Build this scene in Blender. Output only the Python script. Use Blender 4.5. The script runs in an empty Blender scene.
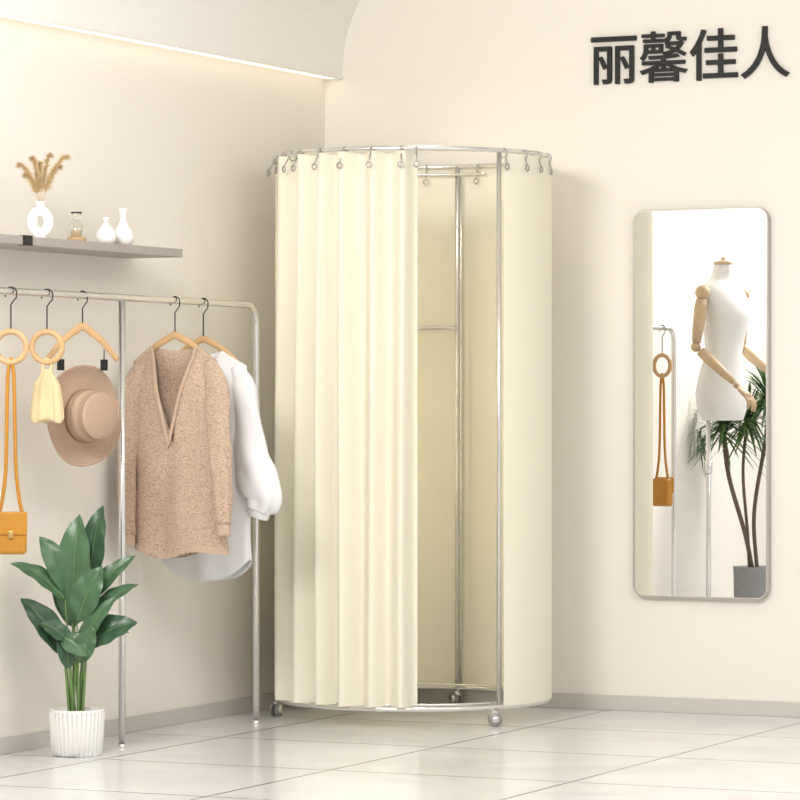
import bpy, math, random
from mathutils import Vector, Matrix
random.seed(7)
S = bpy.context.scene
try:
    S.view_settings.view_transform = 'Standard'
except Exception:
    pass
COL = S.collection

# ------------------------------------------------------------------ materials
def new_mat(name, color, rough=0.6, metal=0.0, noise=0.0, nscale=8, bump=0.0, bscale=60, spec=None, trans=0, sheen=0, transl=0):
    m = bpy.data.materials.new(name); m.use_nodes = True
    nt = m.node_tree; b = nt.nodes['Principled BSDF']
    b.inputs['Base Color'].default_value = (*color, 1)
    b.inputs['Roughness'].default_value = rough
    b.inputs['Metallic'].default_value = metal
    if spec is not None: b.inputs['Specular IOR Level'].default_value = spec
    if trans: b.inputs['Transmission Weight'].default_value = trans
    if sheen: b.inputs['Sheen Weight'].default_value = sheen
    tc = nt.nodes.new('ShaderNodeTexCoord')
    if noise:
        n = nt.nodes.new('ShaderNodeTexNoise'); n.inputs['Scale'].default_value = nscale
        n.inputs['Detail'].default_value = 4
        nt.links.new(tc.outputs['Object'], n.inputs['Vector'])
        r = nt.nodes.new('ShaderNodeMix'); r.data_type = 'RGBA'
        r.inputs[6].default_value = (*[c*(1-noise) for c in color], 1)
        r.inputs[7].default_value = (*[min(1, c*(1+noise)) for c in color], 1)
        nt.links.new(n.outputs['Fac'], r.inputs[0])
        nt.links.new(r.outputs[2], b.inputs['Base Color'])
    if bump:
        n2 = nt.nodes.new('ShaderNodeTexNoise'); n2.inputs['Scale'].default_value = bscale
        nt.links.new(tc.outputs['Object'], n2.inputs['Vector'])
        bp = nt.nodes.new('ShaderNodeBump'); bp.inputs['Strength'].default_value = bump
        bp.inputs['Distance'].default_value = 0.002
        nt.links.new(n2.outputs['Fac'], bp.inputs['Height'])
        nt.links.new(bp.outputs['Normal'], b.inputs['Normal'])
    if transl:
        t = nt.nodes.new('ShaderNodeBsdfTranslucent'); t.inputs[0].default_value = (*color, 1)
        mx = nt.nodes.new('ShaderNodeMixShader'); mx.inputs[0].default_value = transl
        out = [q for q in nt.nodes if q.type == 'OUTPUT_MATERIAL'][0]
        nt.links.new(b.outputs[0], mx.inputs[1]); nt.links.new(t.outputs[0], mx.inputs[2]); nt.links.new(mx.outputs[0], out.inputs[0])
    return m

M_wall = new_mat('wall_paint', (0.875, 0.83, 0.76), 0.9, bump=0.05, bscale=200, noise=0.01, nscale=2)
M_ceil = new_mat('ceiling_paint', (0.90, 0.88, 0.84), 0.9, noise=0.01)
M_base = new_mat('baseboard_grey', (0.60, 0.575, 0.54), 0.45, noise=0.02)
M_chrome = new_mat('brushed_steel', (0.76, 0.75, 0.74), 0.25, 1.0, noise=0.03, nscale=30)
M_hook = new_mat('hook_steel', (0.42, 0.41, 0.40), 0.3, 1.0, noise=0.03, nscale=30)
M_fab = new_mat('cream_fabric', (0.89, 0.85, 0.72), 0.85, noise=0.012, nscale=40, bump=0.12, bscale=500, transl=0.08)
M_black = new_mat('black_metal', (0.015, 0.014, 0.013), 0.35, 0.4, noise=0.05)
M_sign = new_mat('sign_black', (0.006, 0.006, 0.006), 0.6, noise=0.05)
M_wood = new_mat('beech_wood', (0.60, 0.38, 0.19), 0.5, noise=0.12, nscale=25)
M_woodp = new_mat('pale_wood', (0.58, 0.42, 0.26), 0.5, noise=0.1, nscale=25)
M_white = new_mat('white_ceramic', (0.85, 0.84, 0.82), 0.4, noise=0.01)
M_blouse = new_mat('white_cotton', (0.82, 0.82, 0.83), 0.9, noise=0.01, bump=0.2, bscale=300)
M_shelf = new_mat('shelf_taupe', (0.40, 0.36, 0.33), 0.5, noise=0.04)
M_bag = new_mat('mustard_leather', (0.50, 0.225, 0.02), 0.45, noise=0.06, nscale=40, bump=0.2, bscale=300)
M_gold = new_mat('gold_metal', (0.75, 0.52, 0.2), 0.25, 1.0, noise=0.03)
M_pouch = new_mat('pale_yellow_cloth', (0.70, 0.57, 0.35), 0.85, noise=0.05, nscale=60)
M_leaf = new_mat('leaf_green', (0.06, 0.14, 0.065), 0.33, noise=0.45, nscale=22)
M_leaf2 = new_mat('leaf_dark', (0.04, 0.10, 0.05), 0.35, noise=0.4, nscale=22)
M_stem = new_mat('stem_green', (0.15, 0.27, 0.08), 0.5, noise=0.15)
M_soil = new_mat('soil', (0.06, 0.04, 0.03), 0.95, noise=0.4, nscale=80, bump=0.8, bscale=150)
M_potg = new_mat('grey_stone', (0.30, 0.30, 0.31), 0.8, noise=0.2, nscale=30, bump=0.3)
M_bark = new_mat('bark', (0.13, 0.10, 0.08), 0.9, noise=0.3, nscale=60, bump=0.5)
M_draca = new_mat('dracaena_green', (0.07, 0.15, 0.035), 0.45, noise=0.4, nscale=30)
M_pampas = new_mat('pampas_tan', (0.54, 0.38, 0.20), 0.9, noise=0.2, nscale=60)
M_rubber = new_mat('caster_grey', (0.30, 0.29, 0.29), 0.4, 0.4, noise=0.05)
M_amber = new_mat('amber_wood', (0.45, 0.30, 0.16), 0.4, noise=0.2, nscale=40)
M_glass = new_mat('clear_glass', (0.95, 0.95, 0.93), 0.03, trans=1.0)
M_torso = new_mat('mannequin_linen', (0.78, 0.77, 0.755), 0.75, noise=0.01, bump=0.1, bscale=400)

M_mirror = bpy.data.materials.new('mirror_silver'); M_mirror.use_nodes = True
b = M_mirror.node_tree.nodes['Principled BSDF']
b.inputs['Base Color'].default_value = (0.89, 0.895, 0.89, 1); b.inputs['Metallic'].default_value = 1; b.inputs['Roughness'].default_value = 0.0

def knit_mat():
    m = new_mat('beige_knit', (0.60, 0.42, 0.29), 0.95, noise=0.0, sheen=0.2)
    nt = m.node_tree; b = nt.nodes['Principled BSDF']
    tc = [n for n in nt.nodes if n.type == 'TEX_COORD'][0]
    v = nt.nodes.new('ShaderNodeTexVoronoi'); v.inputs['Scale'].default_value = 210
    mp = nt.nodes.new('ShaderNodeMapping'); mp.inputs['Scale'].default_value = (0.55, 0.5, 1.25)
    nt.links.new(tc.outputs['Object'], mp.inputs[0]); nt.links.new(mp.outputs[0], v.inputs['Vector'])
    r = nt.nodes.new('ShaderNodeValToRGB')
    r.color_ramp.elements[0].color = (0.65, 0.49, 0.375, 1); r.color_ramp.elements[1].color = (0.42, 0.29, 0.205, 1)
    r.color_ramp.elements[0].position = 0.15; r.color_ramp.elements[1].position = 0.85
    nt.links.new(v.outputs['Distance'], r.inputs[0]); nt.links.new(r.outputs[0], b.inputs['Base Color'])
    bp = nt.nodes.new('ShaderNodeBump'); bp.inputs['Strength'].default_value = 0.55; bp.inputs['Distance'].default_value = 0.003
    bp.invert = True
    nt.links.new(v.outputs['Distance'], bp.inputs['Height']); nt.links.new(bp.outputs[0], b.inputs['Normal'])
    return m
M_knit = knit_mat()
M_rib = new_mat('beige_rib_knit', (0.56, 0.41, 0.305), 0.95, noise=0.06, nscale=150, bump=0.4, bscale=400)

def straw_mat():
    m = new_mat('woven_straw', (0.60, 0.41, 0.27), 0.85)
    nt = m.node_tree; b = nt.nodes['Principled BSDF']
    tc = [n for n in nt.nodes if n.type == 'TEX_COORD'][0]
    w = nt.nodes.new('ShaderNodeTexWave'); w.wave_type = 'RINGS'; w.rings_direction = 'Y'
    w.inputs['Scale'].default_value = 45; w.inputs['Distortion'].default_value = 1.0; w.inputs['Detail'].default_value = 2
    nt.links.new(tc.outputs['Object'], w.inputs['Vector'])
    r = nt.nodes.new('ShaderNodeValToRGB')
    r.color_ramp.elements[0].color = (0.38, 0.255, 0.18, 1); r.color_ramp.elements[1].color = (0.55, 0.39, 0.28, 1)
    nt.links.new(w.outputs['Fac'], r.inputs[0]); nt.links.new(r.outputs[0], b.inputs['Base Color'])
    bp = nt.nodes.new('ShaderNodeBump'); bp.inputs['Strength'].default_value = 0.5; bp.inputs['Distance'].default_value = 0.002
    nt.links.new(w.outputs['Fac'], bp.inputs['Height']); nt.links.new(bp.outputs[0], b.inputs['Normal'])
    return m
M_straw = straw_mat()
M_ribbon = new_mat('tan_ribbon', (0.36, 0.23, 0.15), 0.7, noise=0.05)

def floor_mat():
    m = bpy.data.materials.new('floor_tiles'); m.use_nodes = True
    nt = m.node_tree; b = nt.nodes['Principled BSDF']
    tc = nt.nodes.new('ShaderNodeTexCoord'); mp = nt.nodes.new('ShaderNodeMapping')
    mp.inputs['Location'].default_value = (80.427, 80.75, 0)
    nt.links.new(tc.outputs['Object'], mp.inputs[0])
    br = nt.nodes.new('ShaderNodeTexBrick'); br.offset = 0; br.squash = 1
    br.inputs['Scale'].default_value = 1; br.inputs['Brick Width'].default_value = 0.8; br.inputs['Row Height'].default_value = 0.8
    br.inputs['Mortar Size'].default_value = 0.006; br.inputs['Mortar Smooth'].default_value = 0.05
    br.inputs['Color1'].default_value = (0.78, 0.785, 0.79, 1); br.inputs['Color2'].default_value = (0.745, 0.75, 0.755, 1)
    br.inputs['Mortar'].default_value = (0.16, 0.16, 0.158, 1)
    nt.links.new(mp.outputs[0], br.inputs['Vector'])
    n = nt.nodes.new('ShaderNodeTexNoise'); n.inputs['Scale'].default_value = 2.2; n.inputs['Detail'].default_value = 8
    n.inputs['Distortion'].default_value = 1.0
    nt.links.new(tc.outputs['Object'], n.inputs['Vector'])
    r = nt.nodes.new('ShaderNodeValToRGB')
    r.color_ramp.elements[0].position = 0.3; r.color_ramp.elements[0].color = (0.88, 0.88, 0.88, 1)
    r.color_ramp.elements[1].position = 0.65; r.color_ramp.elements[1].color = (1, 1, 1, 1)
    nt.links.new(n.outputs['Fac'], r.inputs[0])
    mx = nt.nodes.new('ShaderNodeMix'); mx.data_type = 'RGBA'; mx.blend_type = 'MULTIPLY'; mx.inputs[0].default_value = 1
    nt.links.new(br.outputs['Color'], mx.inputs[6]); nt.links.new(r.outputs[0], mx.inputs[7])
    nt.links.new(mx.outputs[2], b.inputs['Base Color'])
    b.inputs['Roughness'].default_value = 0.17
    return m
M_floor = floor_mat()

def emis(name, col, st):
    m = bpy.data.materials.new(name); m.use_nodes = True
    b = m.node_tree.nodes['Principled BSDF']
    b.inputs['Emission Color'].default_value = (*col, 1); b.inputs['Emission Strength'].default_value = st
    return m
M_led = emis('led_strip', (1, 0.87, 0.66), 1.35)
M_tube = emis('warm_fill_glow', (1, 0.88, 0.62), 11)  # glow of the fill tube added inside the booth

# ------------------------------------------------------------------ helpers
def root(name, loc=(0, 0, 0), rz=0):
    e = bpy.data.objects.new(name, None); e.empty_display_size = 0.1
    e.location = loc; e.rotation_euler = (0, 0, math.radians(rz)); COL.objects.link(e); return e

def mk(name, verts, faces, mat, parent=None, smooth=True, loc=None, rz=None):
    me = bpy.data.meshes.new(name)
    me.from_pydata([tuple(v) for v in verts], [], faces); me.update()
    if smooth:
        for p in me.polygons: p.use_smooth = True
    me.materials.append(mat)
    o = bpy.data.objects.new(name, me); COL.objects.link(o)
    if parent: o.parent = parent
    if loc: o.location = loc
    if rz is not None: o.rotation_euler = (0, 0, math.radians(rz))
    return o

def box(name, mn, mx, mat, parent=None, bevel=0):
    (x0, y0, z0), (x1, y1, z1) = mn, mx
    v = [(x0,y0,z0),(x1,y0,z0),(x1,y1,z0),(x0,y1,z0),(x0,y0,z1),(x1,y0,z1),(x1,y1,z1),(x0,y1,z1)]
    f = [(0,3,2,1),(4,5,6,7),(0,1,5,4),(1,2,6,5),(2,3,7,6),(3,0,4,7)]
    o = mk(name, v, f, mat, parent, smooth=False)
    if bevel:
        m = o.modifiers.new('bevel', 'BEVEL'); m.width = bevel; m.segments = 3
    return o

def loft_data(rings, closed=True, cap0=False, cap1=False, base=0):
    n = len(rings[0]); v = []; f = []
    for r in rings: v += [tuple(p) for p in r]
    for i in range(len(rings)-1):
        for j in range(n if closed else n-1):
            a = i*n+j; b_ = i*n+(j+1) % n
            f.append((base+a, base+b_, base+b_+n, base+a+n))
    if cap0: f.append(tuple(base+k for k in reversed(range(n))))
    if cap1: f.append(tuple(base+(len(rings)-1)*n+k for k in range(n)))
    return v, f

def loft(name, rings, mat, parent=None, closed=True, cap0=False, cap1=False, smooth=True):
    v, f = loft_data(rings, closed, cap0, cap1)
    return mk(name, v, f, mat, parent, smooth)

def tube_data(pts, r, seg=12, closed=False, base=0, flat=1.0, up=None):
    pts = [Vector(p) for p in pts]; n = len(pts)
    rr = r if isinstance(r, (list, tuple)) else [r]*n
    tans = []
    for i in range(n):
        if closed: t = pts[(i+1) % n]-pts[i-1]
        else: t = pts[min(i+1, n-1)]-pts[max(i-1, 0)]
        tans.append(t.normalized())
    t0 = tans[0]
    nrm = Vector(up) if up else (Vector((0, 0, 1)) if abs(t0.z) < 0.9 else Vector((1, 0, 0)))
    nrm = (nrm - t0*nrm.dot(t0)).normalized()
    rings = []
    for i in range(n):
        t = tans[i]; nrm = (nrm - t*nrm.dot(t)).normalized(); bi = t.cross(nrm)
        rings.append([pts[i]+(nrm*math.cos(2*math.pi*k/seg)*rr[i]+bi*math.sin(2*math.pi*k/seg)*rr[i]*flat) for k in range(seg)])
    if closed: rings.append(rings[0])
    return loft_data(rings, True, not closed, not closed, base)

def tube(name, pts, r, mat, parent=None, seg=12, closed=False, flat=1.0, up=None):
    v, f = tube_data(pts, r, seg, closed, 0, flat, up)
    return mk(name, v, f, mat, parent)

def multi_tube(name, paths, mat, parent=None, seg=10):
    V = []; F = []
    for pts, r in paths:
        v, f = tube_data(pts, r, seg, False, len(V)); V += v; F += f
    return mk(name, V, F, mat, parent)

def smooth_path(pts, n=8):
    P = [Vector(p) for p in pts]; out = []
    P = [P[0]*2-P[1]]+P+[P[-1]*2-P[-2]]
    for i in range(1, len(P)-2):
        for k in range(n):
            t = k/n; a, b_, c, d = P[i-1], P[i], P[i+1], P[i+2]
            out.append(0.5*((2*b_)+(c-a)*t+(2*a-5*b_+4*c-d)*t*t+(3*b_-a-3*c+d)*t**3))
    out.append(P[-2]); return out

def lerp_list(vals, n):
    out = []
    for i in range(n):
        s = i/(n-1)*(len(vals)-1); k = min(int(s), len(vals)-2); f = s-k
        out.append(vals[k]*(1-f)+vals[k+1]*f)
    return out

def arc(R, a0, a1, z, n=48, c=(0, 0)):
    return [(c[0]+R*math.cos(math.radians(a0+(a1-a0)*i/n)), c[1]+R*math.sin(math.radians(a0+(a1-a0)*i/n)), z) for i in range(n+1)]

def circle(center, R, u, v, n=32):
    c = Vector(center); u = Vector(u); v = Vector(v)
    return [c+u*R*math.cos(2*math.pi*k/n)+v*R*math.sin(2*math.pi*k/n) for k in range(n)]

def revolve(name, prof, mat, parent=None, seg=48, loc=None, rib=None, cap=True):
    rings = []
    for r, z in prof:
        ring = []
        for k in range(seg):
            a = 2*math.pi*k/seg; q = r*(rib(a, z) if rib else 1)
            ring.append((q*math.cos(a), q*math.sin(a), z))
        rings.append(ring)
    v, f = loft_data(rings, True, cap, cap)
    return mk(name, v, f, mat, parent, loc=loc)

def sm(x):
    x = max(0, min(1, x)); return x*x*(3-2*x)

# ------------------------------------------------------------------ room
ROOMX, ROOMY, HC = 8.0, -13.5, 3.05
box('floor', (-0.1, ROOMY, -0.1), (ROOMX, 0.1, 0), M_floor)
box('wall_left', (-0.1, ROOMY, 0), (0, 0.1, HC), M_wall)
box('wall_right', (0, 0, 0), (ROOMX, 0.1, HC), M_wall)
box('ceiling', (-0.1, ROOMY, HC), (ROOMX, 0.1, HC+0.1), M_ceil)
box('baseboard_left', (0, ROOMY, 0), (0.012, 0, 0.055), M_base, bevel=0.002)
box('baseboard_right', (0.012, -0.012, 0), (ROOMX, 0, 0.055), M_base, bevel=0.002)
# curved soffit along the left wall with LED slot
prof = [(0.0, 2.47), (0.0, 2.40), (0.010, 2.40), (0.012, 2.385), (0.073, 2.375), (0.076, 2.42), (0.082, 2.48), (0.092, 2.53), (0.108, 2.58), (0.13, 2.63), (0.16, 2.68),
        (0.21, 2.74), (0.28, 2.80), (0.38, 2.87), (0.52, 2.94), (0.72, 3.0), (0.95, 3.035), (1.2, HC), (0.0, HC)]
rings = [[(x, y, z) for x, z in prof] for y in (0, -10.0)]
so = loft('soffit', rings, M_ceil, cap0=True, cap1=True, smooth=False)
box('trim_light_slot', (0.066, -10, 2.366), (0.078, -0.002, 2.378), M_ceil)
box('trim_led_strip', (0.016, -9.98, 2.368), (0.058, -0.02, 2.374), M_led)

# ------------------------------------------------------------------ fitting booth (local x = camera right)
B = root('fitting_room_booth', (0.6214, -0.538, 0), 25)
ZT, ZB, RB = 2.015, 0.066, 0.49
tube('top_ring', arc(RB, 0, 360, ZT, 96)[:-1], 0.0085, M_chrome, B, closed=True)
tube('bottom_ring', arc(RB, 0, 360, ZB, 96)[:-1], 0.0085, M_chrome, B, closed=True)
tube('bottom_inner_ring', arc(RB-0.03, 0, 360, ZB+0.012, 96)[:-1], 0.005, M_chrome, B, closed=True)
def pol(R, a, z): return (R*math.cos(math.radians(a)), R*math.sin(math.radians(a)), z)
for i, a in enumerate((-52, 70, 180)):
    tube('post_%d' % (i+1), [pol(RB-0.006, a, ZB), pol(RB-0.006, a, ZT)], 0.0085, M_chrome, B)
tube('post_4', [pol(RB-0.02, 67.6, ZB), pol(RB-0.02, 67.6, ZT-0.04)], 0.004, M_chrome, B)
tube('mid_rail', arc(RB-0.02, 70, 180, 1.411, 40), 0.008, M_chrome, B)
tube('upper_rail', arc(RB-0.02, 55, 180, ZT-0.03, 40), 0.005, M_chrome, B)
# added fill tube and clips, hidden left-hand rear, to make the interior glow
tube('added_fill_tube', [pol(0.40, 152, 0.45), pol(0.40, 152, 1.75)], 0.010, M_tube, B)
for i, z in enumerate((0.45, 1.75)):
    tube('added_fill_clip_%d' % (i+1), [pol(0.395, 152, z), pol(RB+0.005, 152, z)], 0.006, M_chrome, B)
def panel(name, a0, a1, N, rf, z0, z1, rows=24):
    V = []; F = []
    for j in range(rows+1):
        z = z0+(z1-z0)*j/rows
        for i in range(N+1):
            s = i/N; a = a0+(a1-a0)*s
            V.append(pol(rf(s, j/rows), a, z))
    for j in range(rows):
        for i in range(N):
            k = j*(N+1)+i; F.append((k, k+1, k+N+2, k+N+1))
    return mk(name, V, F, M_fab, B)
panel('back_panel', -51.0, 184, 300, lambda s, v: 0.499+0.0012*math.sin(s*60)*(1-v), 0.070, 2.004)
crests = [(0.235, 0.052), (0.395, 0.048), (0.53, 0.043), (0.66, 0.042), (0.795, 0.042), (0.93, 0.040)]
def cf(s, v):
    # a nearly flat stretch at the far left, then six rounded gathers of uneven width
    d = 1-v
    h = 0.0
    for i, (c, wd) in enumerate(crests):
        cc = c+0.006*math.sin(3*d+i*1.7)
        h += math.exp(-((s-cc)/(wd*(0.92+0.1*d)))**2)*(0.88+0.12*math.sin(i*2.3+1))
    env = sm((s-0.10)*7)
    flat = 0.6+0.02*math.sin(40*s)
    hh = flat*(1-env)+h*env
    amp = 0.070+0.014*sm(d*1.8)
    return 0.449+amp*hh+0.001*math.sin(23*s+4*v)
panel('curtain', 180, 271.5, 620, cf, 0.074, 2.006, 36)
V = []; F = []
for a in [183, 191, 201.5, 209, 216.2, 228.5, 240.4, 252.7, 265, 271, -50, -38, -27, -14, 60, 84, 96, 40]:
    rad = Vector(pol(1, a, 0)); up = Vector((0, 0, 1)); tan = rad.cross(up)
    inner = a in (60, 84, 96, 40)
    c = Vector(pol(RB, a, ZT-0.009))
    v, f = tube_data(circle(c, 0.017, rad, up, 20), 0.0024, 6, True, len(V)); V += v; F += f
    rr = RB-0.02 if inner else RB+(0.036 if a > 0 else 0.018)
    v, f = tube_data([pol(RB+(rr-RB)*0.5, a, ZT-0.02), pol(rr, a, ZT-0.05)], 0.0024, 6, False, len(V)); V += v; F += f
    v, f = tube_data(circle(pol(rr, a, ZT-0.058), 0.010, tan, up, 16), 0.0027, 6, True, len(V)); V += v; F += f
mk('curtain_hooks', V, F, M_hook, B)
for i, a in enumerate((-56, 70, 180)):
    cx, cy, _ = pol(RB, a, 0)
    dx, dy = math.cos(math.radians(a+60)), math.sin(math.radians(a+60))
    px, py = -dy, dx; wr_ = 0.025
    V = []; F = []
    for sgn in (-1, 1):
        c0 = Vector((cx+px*0.006*sgn+dx*0.01, cy+py*0.006*sgn+dy*0.01, wr_))
        c1 = c0+Vector((px, py, 0))*0.011*sgn
        v, f = tube_data([c0, c0+(c1-c0)*0.15, c0+(c1-c0)*0.85, c1], [wr_-0.003, wr_, wr_, wr_-0.003], 28, False, len(V)); V += v; F += f
    mk('caster_wheel_%d' % (i+1), V, F, M_rubber, B)
    V = []; F = []
    for sgn in (-1, 1):
        c0 = Vector((cx+px*0.0175*sgn+dx*0.01, cy+py*0.0175*sgn+dy*0.01, wr_))
        v, f = tube_data([c0, c0+Vector((px, py, 0))*0.003*sgn], 0.015, 20, False, len(V)); V += v; F += f
    v, f = tube_data([(cx+dx*0.005, cy+dy*0.005, 0.038), (cx, cy, 0.052)], [0.019, 0.013], 16, False, len(V)); V += v; F += f
    v, f = tube_data([(cx, cy, 0.050), (cx, cy, 0.066)], 0.006, 12, False, len(V)); V += v; F += f
    mk('caster_fork_%d' % (i+1), V, F, M_chrome, B)

# ------------------------------------------------------------------ clothes rack
ZR = 1.475
R_ = root('clothes_rack', (0.24, -1.036, 0))
L = 2.175; rc = 0.07
path = [(0, 0, 0.0)]+[(0, 0, 0.7)]
path += [(0, -rc+rc*math.cos(math.radians(t)), ZR-rc+rc*math.sin(math.radians(t))) for t in range(0, 91, 10)]
path += [(0, -L+rc-rc*math.sin(math.radians(t)), ZR-rc+rc*math.cos(math.radians(t))) for t in range(0, 91, 10)]
path += [(0, -L, 0.7), (0, -L, 0)]
tube('frame_tube', path, 0.0115, M_chrome, R_, seg=20)
tube('centre_post', [(0, -0.957, 0), (0, -0.957, ZR-0.005)], 0.0115, M_chrome, R_, seg=20)
for i, y in enumerate((0, -0.957, -L)):
    revolve('foot_%d' % (i+1), [(0.014, 0), (0.014, 0.004), (0.0125, 0.006), (0.0125, 0.012)], M_chrome, R_, 24, loc=(0, y, 0))

def hook(rt, z_end, x=0, r=0.019):
    zc = ZR+0.0115+0.002-r
    pts = [(x-r*math.cos(math.radians(t)), 0, zc+r*math.sin(math.radians(t))) for t in range(-35, 181, 12)]
    pts += [(x+r*0.9, 0, zc-0.014), (x+r*0.35, 0, zc-0.026), (x, 0, zc-0.036), (x, 0, z_end)]
    return tube('hook', pts, 0.0022, M_black, rt, seg=8)

def ring_hanger(loc, zc):
    r = root('ring_hanger', loc, 20)
    hook(r, zc+0.05)
    tube('wood_ring', circle((0, 0, zc), 0.048, (1, 0, 0), (0, 0, 1), 48), 0.0095, M_wood, r, seg=16, closed=True)
    return r
ring_hanger((0.24, -2.69, 0), 1.303)
ring_hanger((0.24, -2.472, 0), 1.306)
ring_hanger((0.24, -3.06, 0), 1.303)

def shoulder_bag(loc, rz):
    g = root('shoulder_bag', loc, rz)
    def bagbox(name, w, d, z0, z1, mat, y0=0, rr=0.012):
        return box(name, (-w/2, y0-d/2, z0), (w/2, y0+d/2, z1), mat, g, bevel=rr)
    bagbox('body', 0.098, 0.045, 0.660, 0.788, M_bag, 0.0, 0.012)
    bagbox('flap', 0.101, 0.012, 0.720, 0.793, M_bag, -0.022, 0.005)
    bagbox('clasp', 0.016, 0.006, 0.712, 0.734, M_gold, -0.030, 0.002)
    tube('strap', smooth_path([(-0.040, 0, 0.775), (-0.028, 0, 0.82), (-0.016, 0, 0.92), (-0.012, 0, 1.10), (-0.009, 0, 1.215), (0, 0, 1.2655), (0.009, 0, 1.215), (0.012, 0, 1.10), (0.016, 0, 0.92), (0.028, 0, 0.82), (0.040, 0, 0.775)]),
         0.0058, M_bag, g, seg=8)
shoulder_bag((0.24, -2.69, 0), 30)
shoulder_bag((0.24, -3.06, 0), 20)

# pouch
g = root('cloth_pouch', (0.24, -2.472, 0), 25)
rings = []
for i in range(30):
    v = i/29; z = 1.236-0.165*v
    w = 0.016+0.020*sm(v*3)+0.016*v**1.2
    if v > 0.92: w *= 1-(v-0.92)*1.2
    d = w*0.62
    rings.append([(w*math.cos(a)*(1+0.10*math.sin(9*a)*min(1, v*2)), d*math.sin(a)*(1+0.10*math.sin(9*a)), z+0.006*math.sin(3*a)*v) for a in [2*math.pi*k/96 for k in range(96)]])
loft('pleated_body', rings, M_pouch, g, cap0=True, cap1=True)
tube('tie_loop', smooth_path([(-0.012, 0, 1.23), (-0.013, 0, 1.25), (0, 0, 1.268), (0.013, 0, 1.25), (0.012, 0, 1.23)]), 0.005, M_pouch, g, seg=8)

def hanger_arm(rt, w, z0, z1, rr=0.010, mat=M_wood, nm='wood_arm'):
    pts = smooth_path([(-w, 0, z1), (-w*0.6, 0, z1+(z0-z1)*0.52), (-w*0.2, 0, z0-(z0-z1)*0.12), (0, 0, z0), (w*0.2, 0, z0-(z0-z1)*0.12), (w*0.6, 0, z1+(z0-z1)*0.52), (w, 0, z1)])
    n = len(pts)
    rad = [rr*(0.65+0.35*math.sin(math.pi*i/(n-1))) for i in range(n)]
    return tube(nm, pts, rad, mat, rt, seg=14, flat=0.6)
g = root('clip_hanger', (0.24, -2.25, 0), 60)
hook(g, 1.38)
hanger_arm(g, 0.130, 1.375, 1.268, 0.013)
for i, x in enumerate((-0.080, 0.080)):
    box('clip_%d' % (i+1), (x-0.010, -0.008, 1.234), (x+0.010, 0.008, 1.270), M_black, g, bevel=0.002)
    tube('clip_wire_%d' % (i+1), [(x, 0, 1.268), (x, 0, 1.302)], 0.002, M_black, g, seg=8)
# straw hat
g = root('straw_hat', (0.24, -2.24, 1.088), 72)
RH = 0.163
prof = []
for i in range(15): prof.append((RH-(RH-0.086)*i/14, 0.0+0.012*math.sin(math.pi*i/14)))
for i in range(1, 8): prof.append((0.086-0.010*i/7, -0.075*i/7))
for i in range(1, 9): prof.append((0.076*math.cos(math.radians(90*i/8))+0.0005, -0.075-0.018*math.sin(math.radians(90*i/8))))
rings = []
for r, y in prof:
    ring = []
    for k in range(72):
        a = 2*math.pi*k/72
        wv = 0.010*math.sin(3*a+0.5)*max(0, (r-0.09)/0.08)
        ring.append((r*math.cos(a), y+wv, r*math.sin(a)))
    rings.append(ring)
o = loft('hat_body', rings, M_straw, g, cap1=True)
m = o.modifiers.new('solid', 'SOLIDIFY'); m.thickness = 0.003
rings = []
for r, y in [(0.0875, -0.002), (0.0845, -0.026)]:
    rings.append([(r*math.cos(2*math.pi*k/72), y, r*math.sin(2*math.pi*k/72)) for k in range(72)])
o = loft('hat_ribbon', rings, M_ribbon, g)
m = o.modifiers.new('solid', 'SOLIDIFY'); m.thickness = 0.002

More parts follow.
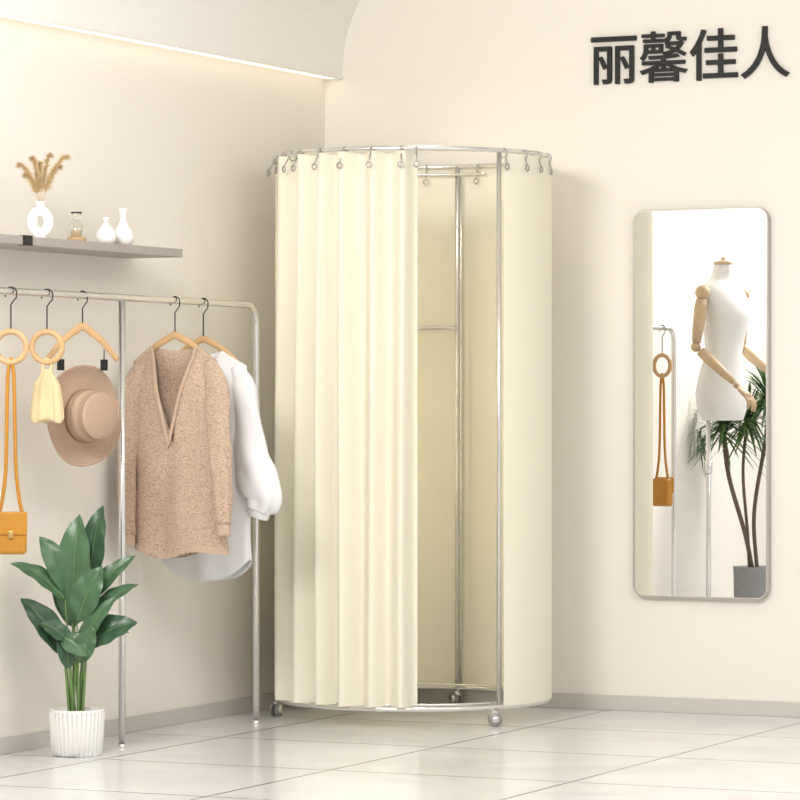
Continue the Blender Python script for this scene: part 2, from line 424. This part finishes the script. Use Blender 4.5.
# ------------------------------------------------------------------ garments
def garment(rt, mat, hw_top, hw_hem, neck, zneck, drop, zV, zhem_f, depth, folds, seed, xoff=0.0, bandmat=None, hemc=None, famp=0.014):
    rnd = random.Random(seed); ph = [rnd.uniform(0, 6.28) for _ in range(6)]
    N = 180; rows = 80; rings = []
    def zs(x):
        ax = abs(x)
        if ax < neck: return zneck-0.015*(1-(ax/neck)**2)
        return zneck-(ax-neck)*drop
    def ztop(x, front):
        if front and abs(x) < neck:
            return zV+(zneck-zV)*(abs(x)/neck)**0.95
        return zs(x)
    def dep(x, z, ex):
        q = (zs(x)-z)/0.16
        return 0.007+(depth-0.007)*sm(q)
    for j in range(rows+1):
        v = j/rows; ring = []
        for k in range(N):
            a = 2*math.pi*k/N
            c = math.cos(a); s = math.sin(a)
            ex = math.copysign(abs(c)**0.75, c)
            front = s < 0
            xt = ex*hw_top
            zt = ztop(xt, front)
            zh = zhem_f+(hemc(ex, front) if hemc else 0.0)
            z = zh+(zt-zh)*v
            hw = hw_top+(hw_hem-hw_top)*sm((zneck-z)/(zneck-zhem_f))
            x = ex*hw+xoff*sm((zneck-z)/0.6)
            d = dep(xt, z, ex)*math.copysign(abs(s)**0.7, s)
            fz = sm((zneck-z-0.03)/0.5)
            fo = sum(math.sin((x*(0.8+0.25*(1-fz))+0.06*(z-1)*math.copysign(1, ph[i]-3))*f*folds+ph[i])*w for i, (f, w) in enumerate([(24, 0.55), (43, 0.30), (71, 0.15)]))
            d += famp*fo*fz*(1.0 if front else 0.6)
            x += 0.006*math.sin(z*17+ph[3]+(1 if front else 0))*fz
            ring.append((x, d, z))
        rings.append(ring)
    o = loft('body', rings, mat, rt)
    m = o.modifiers.new('solid', 'SOLIDIFY'); m.thickness = 0.004; m.offset = 0
    if bandmat:
        pts = []
        for k in range(-16, 17):
            x = neck*k/16; z = ztop(x*0.999, True)
            pts.append((x, -dep(x, z, 0)*1.0-0.004, z))
        tube('neck_band', pts, 0.0075, bandmat, rt, seg=10, flat=0.5)
        hr = []
        for q in range(4):
            rr_ = rings[q]
            hr.append([(x+math.copysign(0.003, x), d+math.copysign(0.003, d)+0.0012*math.sin(k*math.pi/1.5), z) for k, (x, d, z) in enumerate(rr_)])
        loft('hem_band', hr, bandmat, rt)

def sleeve(name, rt, pts, rads, mat, seed, flat=0.7, cuffmat=None, wr=0.10, cuff_l=0.035):
    P = smooth_path(pts, 10); n = len(P); rr = lerp_list(rads, n)
    rnd = random.Random(seed); p0 = rnd.uniform(0, 6)
    V, F = tube_data(P, rr, 40, False, 0, flat, up=(1, 0, 0))
    nv = []
    for i in range(n):
        c = P[i]
        for k in range(40):
            q = Vector(V[i*40+k]); d = q-c; a = 2*math.pi*k/40
            s = i/(n-1)
            d *= 1+wr*math.sin(5*a+p0+6*s)*s+0.05*math.sin(26*s+p0+2*a)
            nv.append(c+d)
    mk(name, nv, F, mat, rt)
    if cuffmat:
        e = Vector(P[-1]); t = (P[-1]-P[-2]).normalized(); r0 = rr[-1]
        tube(name+'_cuff', [e-t*0.012, e, e+t*cuff_l, e+t*(cuff_l+0.003)], [r0*0.98, r0*0.9, r0*0.88, r0*0.8], cuffmat, rt, seg=32, flat=flat, up=(1, 0, 0))

g = root('knit_sweater', (0.24, -1.632, 0), 0)
garment(g, M_knit, 0.158, 0.166, 0.086, 1.322, 0.70, 0.985, 0.630, 0.045, 1.0, 3, 0.026, M_rib,
        hemc=lambda e, f: -0.016*math.cos(e*1.6)+0.012*math.sin(e*4), famp=0.021)
sleeve('sleeve_left', g, [(-0.118, 0, 1.268), (-0.150, -0.020, 1.19), (-0.156, -0.050, 1.02), (-0.154, -0.060, 0.84), (-0.148, -0.062, 0.685)], [0.020, 0.038, 0.037, 0.034, 0.030], M_knit, 1, cuffmat=M_rib)
sleeve('sleeve_right', g, [(0.122, 0, 1.268), (0.168, -0.018, 1.19), (0.190, -0.046, 1.02), (0.208, -0.056, 0.86), (0.214, -0.058, 0.725)], [0.020, 0.042, 0.041, 0.036, 0.029], M_knit, 2, cuffmat=M_rib)
hk = root('wooden_hanger', (0.24, -1.632, 0), 0)
hook(hk, 1.355); hanger_arm(hk, 0.140, 1.358, 1.267, 0.013)

g = root('white_blouse', (0.24, -1.43, 0), 0)
garment(g, M_blouse, 0.165, 0.165, 0.075, 1.310, 0.6, 1.20, 0.535, 0.04, 1.2, 9, 0.015, None,
        hemc=lambda e, f: 0.07*abs(e)**3-0.012)
sleeve('sleeve_left', g, [(-0.125, 0, 1.255), (-0.15, 0, 1.18), (-0.155, 0, 1.0), (-0.15, 0, 0.85), (-0.14, 0, 0.75)], [0.022, 0.042, 0.048, 0.05, 0.034], M_blouse, 4)
sleeve('sleeve_right', g, [(0.125, 0, 1.255), (0.155, -0.002, 1.18), (0.178, -0.006, 1.02), (0.205, -0.01, 0.90), (0.236, -0.012, 0.815), (0.222, -0.012, 0.765)], [0.022, 0.045, 0.056, 0.070, 0.066, 0.046], M_blouse, 5, cuffmat=M_blouse, wr=0.13, cuff_l=0.022)
hk = root('wooden_hanger', (0.24, -1.43, 0), 0)
hook(hk, 1.345); hanger_arm(hk, 0.145, 1.348, 1.258, 0.012)

# ------------------------------------------------------------------ shelf + decor
g = root('wall_shelf', (0, -1.54, 1.625), 0)
box('board', (0.0, -1.45, 0), (0.22, 0, 0.028), M_shelf, g, bevel=0.002)
box('bracket', (0.20, -1.045, -0.002), (0.226, -0.995, 0.030), M_black, g, bevel=0.001)
ZS = 1.653
g = root('ring_vase', (0.17, -2.395, ZS), 25)
rings_c = circle((0, 0, 0.052), 0.026, (1, 0, 0), (0, 0, 1), 40)
tube('vase_body', [Vector((p[0], 0, 0.052+(p[2]-0.052)*1.35)) for p in rings_c], 0.0165, M_white, g, seg=20, closed=True)
revolve('vase_neck', [(0.010, 0.085), (0.011, 0.10), (0.016, 0.116), (0.0165, 0.118), (0.014, 0.118), (0.009, 0.10)], M_white, g, 32)
revolve('vase_foot', [(0.018, 0.0), (0.019, 0.003), (0.016, 0.010)], M_white, g, 32)
V = []; F = []; SV = []; SF = []
for tip in [(-0.066, -0.01, 0.236), (-0.026, 0.01, 0.256), (0.03, 0.0, 0.266), (0.086, -0.01, 0.262), (0.060, 0.01, 0.232), (-0.048, 0.01, 0.205), (0.0, -0.01, 0.238)]:
    P = smooth_path([(0, 0, 0.09), (tip[0]*0.15, tip[1]*0.3, 0.13), (tip[0]*0.42, tip[1]*0.6, 0.13+(tip[2]-0.13)*0.55), (tip[0]*0.78, tip[1], 0.13+(tip[2]-0.13)*0.93), tip], 10)
    v, f = tube_data(P, 0.0009, 5, False, len(SV)); SV += v; SF += f
    n = len(P)
    for q in range(640):
        s = random.uniform(0.34, 1.0); i = min(int(s*(n-1)), n-2)
        p = P[i]+(P[i+1]-P[i])*random.random(); t = (P[i+1]-P[i]).normalized()
        rd = Vector((random.gauss(0, 1), random.gauss(0, 1), random.gauss(0, 1))).normalized()
        d = (t*0.9+rd*0.8).normalized(); ln = random.uniform(0.012, 0.026)*(1.35-0.6*s)
        sd = d.cross(Vector((0.3, 1, 0.2))).normalized()*0.0009
        b0 = len(V); V += [p-sd, p+sd, p+d*ln-Vector((0, 0, 0.004))]; F.append((b0, b0+1, b0+2))
pg = root('pampas_grass', (0.17, -2.395, ZS), 25)
mk('stems', SV, SF, M_pampas, pg); mk('plumes', V, F, M_pampas, pg)

g = root('glass_candle_jar', (0.17, -2.169, ZS), 0)
revolve('wood_base', [(0.031, 0), (0.032, 0.004), (0.032, 0.012), (0.030, 0.014)], M_amber, g, 40)
revolve('candle', [(0.018, 0.014), (0.018, 0.036), (0.016, 0.038)], M_pouch, g, 32)
revolve('glass_dome', [(0.028, 0.014), (0.0295, 0.03), (0.027, 0.048), (0.020, 0.062), (0.015, 0.072), (0.015, 0.088), (0.019, 0.096), (0.0175, 0.096), (0.0135, 0.088), (0.0135, 0.072), (0.018, 0.062), (0.025, 0.048), (0.0275, 0.03), (0.0265, 0.014)], M_glass, g, 40, cap=False)
def bottle(name, loc, s, prof):
    return revolve(name, [(r*s, z*s) for r, z in prof], M_white, None, 40, loc=loc)
bottle('bud_vase', (0.17, -1.975, ZS), 1.0, [(0.020, 0), (0.030, 0.006), (0.035, 0.022), (0.031, 0.040), (0.018, 0.056), (0.009, 0.068), (0.008, 0.078), (0.012, 0.088), (0.010, 0.088), (0.006, 0.078)])
bottle('bud_vase', (0.17, -1.862, ZS), 1.0, [(0.020, 0), (0.031, 0.006), (0.037, 0.024), (0.033, 0.044), (0.019, 0.064), (0.011, 0.084), (0.010, 0.104), (0.015, 0.124), (0.013, 0.124), (0.008, 0.104)])

# ------------------------------------------------------------------ potted plant
g = root('potted_plant', (0.234, -2.275, 0), 25)
HP = 0.148
revolve('ribbed_pot', [(0.076, 0), (0.080, 0.004), (0.084, 0.07), (0.088, HP-0.010), (0.088, HP-0.008), (0.088, HP), (0.079, HP), (0.077, HP-0.02)], M_white, g, 480,
        rib=lambda a, z: 1+(0.06*(abs(math.sin(17*a))-0.6) if 0.003 < z < HP-0.009 else 0))
revolve('soil', [(0.078, HP-0.03), (0.078, HP-0.018), (0.001, HP-0.014)], M_soil, g, 40)
def leaf_data(Bp, T, w, sag, nrm, base, prof_pow=0.8, n=18, fold=0.22):
    Bp = Vector(Bp); T = Vector(T); ax = (T-Bp); L_ = ax.length; axn = ax.normalized()
    nrm = Vector(nrm); nrm = (nrm-axn*nrm.dot(axn)).normalized(); sd = axn.cross(nrm)
    V = []; F = []
    qs = (-1, -0.75, -0.5, -0.25, 0, 0.25, 0.5, 0.75, 1)
    for i in range(n+1):
        s = i/n
        c = Bp+ax*s+Vector((0, 0, 1))*sag*math.sin(math.pi*s)*L_+nrm*0.06*L_*math.sin(math.pi*s)
        ww = w*0.5*max(0.0, math.sin(math.pi*s**prof_pow))**0.75+0.0006
        for q in qs:
            rip = 0.035*w*math.sin(s*20+q*3)*abs(q)
            V.append(c+sd*ww*q+nrm*(math.sqrt(abs(q))*fold*ww+rip))
    m_ = len(qs)
    for i in range(n):
        for q in range(m_-1):
            k = base+i*m_+q; F.append((k, k+1, k+m_+1, k+m_))
    return V, F
def pc(px, py, d=0.0): return Vector(((px-77)/311, d, (755-py)/311))
leaves = [
    ((74, 628), (79, 515), 40, 0.0, 0.01, (-0.3, -1, 0)), ((90, 592), (102, 506), 30, 0.02, 0.03, (-0.5, -1, 0.1)),
    ((72, 596), (40, 537), 27, 0.0, 0.0, (0.3, -1, 0.3)), ((66, 600), (12, 563), 21, -0.02, -0.03, (0.2, -0.7, 0.8)),
    ((66, 655), (22, 598), 28, -0.02, -0.03, (0.3, -0.9, 0.5)), ((86, 606), (135, 556), 19, 0.02, 0.02, (0.1, -0.8, 0.7)),
    ((88, 622), (138, 585), 20, 0.0, 0.02, (-0.2, -0.7, 0.8)), ((88, 645), (138, 622), 32, -0.02, -0.03, (-0.1, -0.9, 0.7)),
    ((78, 622), (103, 566), 30, -0.03, -0.04, (-0.2, -1, 0.2)), ((78, 652), (118, 596), 18, -0.04, -0.05, (-0.4, -0.9, 0.2)),
    ((70, 640), (42, 622), 20, -0.05, -0.07, (0.2, -0.8, 0.6)), ((74, 628), (52, 572), 26, 0.03, 0.04, (0.3, -1, 0.2)),
    ((80, 662), (96, 626), 22, -0.05, -0.07, (0, -1, 0.3)), ((70, 668), (63, 622), 20, -0.04, -0.05, (0.3, -1, 0.2)),
    ((84, 640), (128, 634), 16, 0.03, 0.05, (0, -0.6, 0.9)), ((64, 636), (90, 655), 22, -0.055, -0.07, (0.1, -1, 0.4)),
]
V1 = []; F1 = []; V2 = []; F2 = []; paths = []; RV = []; RF = []
for i, (bb, tt, w, d0, d1, nn) in enumerate(leaves):
    b_ = pc(bb[0], bb[1], d0); t_ = pc(tt[0], tt[1], d1)
    if i % 3 == 1:
        v, f = leaf_data(b_, t_, w/311, 0.05, nn, len(V2)); V2 += v; F2 += f
    else:
        v, f = leaf_data(b_, t_, w/311, 0.05, nn, len(V1)); V1 += v; F1 += f
    mid = [Vector(v[k*9+4]) for k in range(18)]
    mv, mf = tube_data(mid, lerp_list([0.0018, 0.0006], 18), 6, False, len(RV)); RV += mv; RF += mf
    sx = (b_.x)*0.5; st = Vector((sx*0.7+random.uniform(-0.012, 0.012), d0*0.3, HP-0.02))
    P = smooth_path([st, st*0.45+b_*0.55+Vector((0, 0, 0.012)), b_], 8)
    paths.append((P, lerp_list([0.0045, 0.0035, 0.0020], len(P))))
mk('leaves', V1, F1, M_leaf, g); mk('leaves_dark', V2, F2, M_leaf2, g); mk('midribs', RV, RF, M_stem, g)
multi_tube('stems', paths, M_stem, g, 8)

# ------------------------------------------------------------------ wall mirror
g = root('wall_mirror', (1.533, 0, 1.128))
W2, H2, RC = 0.260, 0.709, 0.045
def rrect(w, h, r, y, n=10):
    out = []
    for cx, cz, a0 in ((w-r, h-r, 0), (-w+r, h-r, 90), (-w+r, -h+r, 180), (w-r, -h+r, 270)):
        for k in range(n+1):
            a = math.radians(a0+90*k/n); out.append((cx+r*math.cos(a), y, cz+r*math.sin(a)))
    return out
fr = [rrect(W2, H2, RC, -0.001), rrect(W2, H2, RC, -0.030), rrect(W2-0.002, H2-0.002, RC-0.002, -0.032),
      rrect(W2-0.007, H2-0.007, RC-0.007, -0.032), rrect(W2-0.008, H2-0.008, RC-0.008, -0.028)]
M_frame = new_mat('champagne_metal', (0.55, 0.52, 0.49), 0.35, 1.0, noise=0.03)
loft('frame', fr, M_frame, g, smooth=False)
rp = rrect(W2-0.0075, H2-0.0075, RC-0.0075, -0.029)
mk('mirror_glass', rp, [tuple(range(len(rp)))], M_mirror, g, smooth=False)

# ------------------------------------------------------------------ wall sign lettering
cu = bpy.data.curves.new('wall_sign', 'FONT'); cu.body = '丽馨佳人'
cu.size = 0.2; cu.extrude = 0.005; cu.offset = 0.0; cu.align_x = 'LEFT'
to = bpy.data.objects.new('tmp_text', cu); COL.objects.link(to)
bpy.context.view_layer.update()
dg = bpy.context.evaluated_depsgraph_get()
me = bpy.data.meshes.new_from_object(to.evaluated_get(dg))
bpy.data.objects.remove(to)
base_v = [v.co.copy() for v in me.vertices]; base_f = [tuple(p.vertices) for p in me.polygons]
xs = [v.x for v in base_v]; ys = [v.y for v in base_v]
BW = 0.0018
sx = (0.767-2*BW)/(max(xs)-min(xs)); sy = (0.188-2*BW)/(max(ys)-min(ys))
V = []; F = []
for q in range(9):
    ox, oz = (0, 0) if q == 8 else (BW*math.cos(q*math.pi/4), BW*math.sin(q*math.pi/4))
    b0 = len(V)
    for v in base_v:
        V.append(((v.x-min(xs))*sx+BW+ox, -v.z-0.0055-0.00004*q, (v.y-min(ys))*sy+BW+oz))
    F += [tuple(b0+k for k in f) for f in base_f]
mk('wall_sign', V, F, M_sign, None, smooth=False, loc=(1.099, -0.001, 2.303))

# ------------------------------------------------------------------ mannequin (seen in the mirror)
g = root('mannequin', (0.31, -3.68, 0), 12)
sec = [(1.05, .12, .08, 0), (1.055, .130, .085, 0), (1.10, .150, .100, -.004), (1.18, .156, .106, -.008), (1.28, .132, .092, -.004), (1.37, .108, .078, .005), (1.46, .122, .09, .012),
       (1.53, .136, .110, .022), (1.58, .145, .105, .018), (1.63, .158, .086, .006), (1.665, .158, .074, -.002), (1.69, .130, .064, -.008), (1.706, .092, .056, -.01),
       (1.722, .060, .052, -.008), (1.75, .048, .048, -.004), (1.785, .045, .046, .004)]
rings = []
for z, hw, hd, xo in sec:
    rings.append([(xo+hd*math.sin(a), hw*math.cos(a), z) for a in [2*math.pi*k/40 for k in range(40)]])
loft('torso', rings, M_torso, g, cap0=True, cap1=True)
revolve('neck_cap', [(0.045, 1.785), (0.047, 1.79), (0.047, 1.798), (0.03, 1.804), (0.012, 1.808), (0.012, 1.816), (0.008, 1.822), (0.001, 1.823)], M_woodp, g, 32, loc=(0.004, 0, 0))
tube('stand_pole', [(-0.06, 0.03, 0.02), (-0.06, 0.03, 1.07)], 0.012, M_chrome, g)
tube('stand_joint', [(-0.06, 0.03, 0.80), (-0.06, 0.03, 0.86)], 0.018, M_chrome, g)
revolve('stand_base', [(0.145, 0), (0.145, 0.006), (0.14, 0.009), (0.02, 0.014), (0.016, 0.03)], M_chrome, g, 48, loc=(-0.06, 0.03, 0))
def ball(c, r, base, seg=16):
    c = Vector(c); pts = [c+Vector((0, 0, r*math.cos(math.pi*i/12)*-1)) for i in range(13)]
    return tube_data(pts, [max(0.0005, r*math.sin(math.pi*i/12)) for i in range(13)], seg, False, base)
for sgn, hz, nm in ((1, 1.215, 'arm_left'), (-1, 1.25, 'arm_right')):
    V = []; F = []
    sh = Vector((0, sgn*0.178, 1.650)); el = Vector((-0.02, sgn*0.205, 1.395)); wr = Vector((0.19, sgn*0.185, hz))
    for c, r in ((sh, 0.036), (el, 0.024), (wr, 0.016)):
        v, f = ball(c, r, len(V)); V += v; F += f
    for a, b_, rr in ((sh, el, [0.027, 0.031, 0.028, 0.021]), (el, wr, [0.022, 0.026, 0.021, 0.015])):
        P = [a+(b_-a)*t for t in (0.12, 0.3, 0.65, 0.92)]
        v, f = tube_data(P, rr, 20, False, len(V)); V += v; F += f
    d = (wr-el).normalized(); side = Vector((0, sgn, 0)); dn = d.cross(side).normalized()
    if dn.z > 0: dn = -dn
    v, f = tube_data([wr+d*0.012, wr+d*0.03, wr+d*0.06, wr+d*0.085], [0.016, 0.028, 0.034, 0.030], 16, False, len(V), 0.42, up=side); V += v; F += f
    for q, (off, ln) in enumerate(((-0.024, 0.060), (-0.008, 0.072), (0.008, 0.068), (0.023, 0.052))):
        p0 = wr+d*0.078+side*off; p1 = p0+d*ln*0.45+side*off*0.1+dn*0.006; p2 = p1+d*ln*0.3+dn*0.014; p3 = p2+d*ln*0.2+dn*0.018
        v, f = tube_data([p0, p1, p2, p3], [0.0080, 0.0078, 0.0070, 0.005], 10, False, len(V)); V += v; F += f
    p0 = wr+d*0.03-side*0.022; p1 = p0+d*0.025-side*0.018+dn*0.006; p2 = p1+d*0.028-side*0.006+dn*0.01
    v, f = tube_data([p0, p1, p2], [0.010, 0.009, 0.006], 10, False, len(V)); V += v; F += f
    mk(nm, V, F, M_woodp, g)

# ------------------------------------------------------------------ dracaena (seen in the mirror)
g = root('potted_dracaena', (0.30, -4.15, 0), 0)
revolve('pot', [(0.085, 0), (0.09, 0.004), (0.098, 0.33), (0.10, 0.34), (0.09, 0.34), (0.088, 0.31)], M_potg, g, 48)
revolve('soil', [(0.089, 0.30), (0.089, 0.315), (0.001, 0.32)], M_soil, g, 32)
c1 = Vector((-0.15, 0.02, 1.02)); c2 = Vector((0.06, -0.05, 1.16)); c3 = Vector((-0.03, 0.0, 1.06))
multi_tube('trunks', [(smooth_path([(0.0, 0, 0.30), (-0.04, 0.01, 0.50), (-0.12, 0.02, 0.78), c1], 8), 0.011),
                      (smooth_path([(0.02, 0, 0.30), (0.0, -0.01, 0.6), (0.05, -0.03, 0.95), c2], 8), 0.010),
                      (smooth_path([(-0.02, 0, 0.30), (-0.03, 0.0, 0.5), (-0.05, 0.01, 0.8), c3], 8), 0.008)], M_bark, g)
V = []; F = []
for c, n in ((c1, 150), (c2, 140), (c3, 100)):
    for i in range(n):
        az = random.uniform(0, 2*math.pi); el = math.radians(random.uniform(-35, 80)); ln = random.uniform(0.22, 0.34)
        d = Vector((math.cos(el)*math.cos(az), math.cos(el)*math.sin(az), math.sin(el)))
        if d.y > 0: ln *= 1-0.45*d.y
        c0 = c+Vector((0, 0, random.uniform(-0.05, 0.03)))
        sd = d.cross(Vector((0, 0, 1))).normalized()
        base = len(V); K = 7
        for k in range(K+1):
            s = k/K; p = c0+d*ln*s-Vector((0, 0, 1))*0.16*ln*4*s*s*0.5
            if p.x+0.30 < 0.012: p.x = 0.012-0.30
            w = 0.0062*math.sin(math.pi*(0.15+0.85*s))**0.6+0.0004
            V += [p-sd*w, p+sd*w]
        for k in range(K):
            F.append((base+2*k, base+2*k+1, base+2*k+3, base+2*k+2))
mk('leaves', V, F, M_draca, g)

# ------------------------------------------------------------------ lights
def area(name, loc, target, size, power, color=(1, 0.975, 0.94), sy=None, spread=180):
    l = bpy.data.lights.new(name, 'AREA'); l.energy = power; l.color = color
    l.shape = 'RECTANGLE'; l.size = size; l.size_y = sy or size; l.spread = math.radians(spread)
    o = bpy.data.objects.new(name, l); o.location = loc
    o.rotation_euler = (Vector(target)-Vector(loc)).to_track_quat('-Z', 'Y').to_euler(); COL.objects.link(o); return o
area('ceiling_softbox_key', (1.15, -5.0, 2.92), (0.9, -0.6, 0.9), 1.1, 135)
area('ceiling_panel_light', (3.4, -3.0, 3.0), (3.2, -2.8, 0), 2.5, 74)
area('added_booth_fill', (0.58, -0.62, 3.0), (0.62, -0.54, 0), 0.4, 12, (1, 0.93, 0.76), spread=75)  # added fill from above to brighten the booth interior
w = bpy.data.worlds.new('studio_world'); S.world = w; w.use_nodes = True
w.node_tree.nodes['Background'].inputs[0].default_value = (1.0, 0.98, 0.95, 1)
w.node_tree.nodes['Background'].inputs[1].default_value = 1.0

# ------------------------------------------------------------------ camera
cam = bpy.data.cameras.new('camera'); cam.lens = 157.5; cam.sensor_width = 36; cam.shift_y = 0.00625
cam.clip_end = 100
co = bpy.data.objects.new('camera', cam); co.location = (5.919, -12.014, 1.123)
co.rotation_euler = (math.radians(90), 0, math.radians(25)); COL.objects.link(co)
S.camera = co
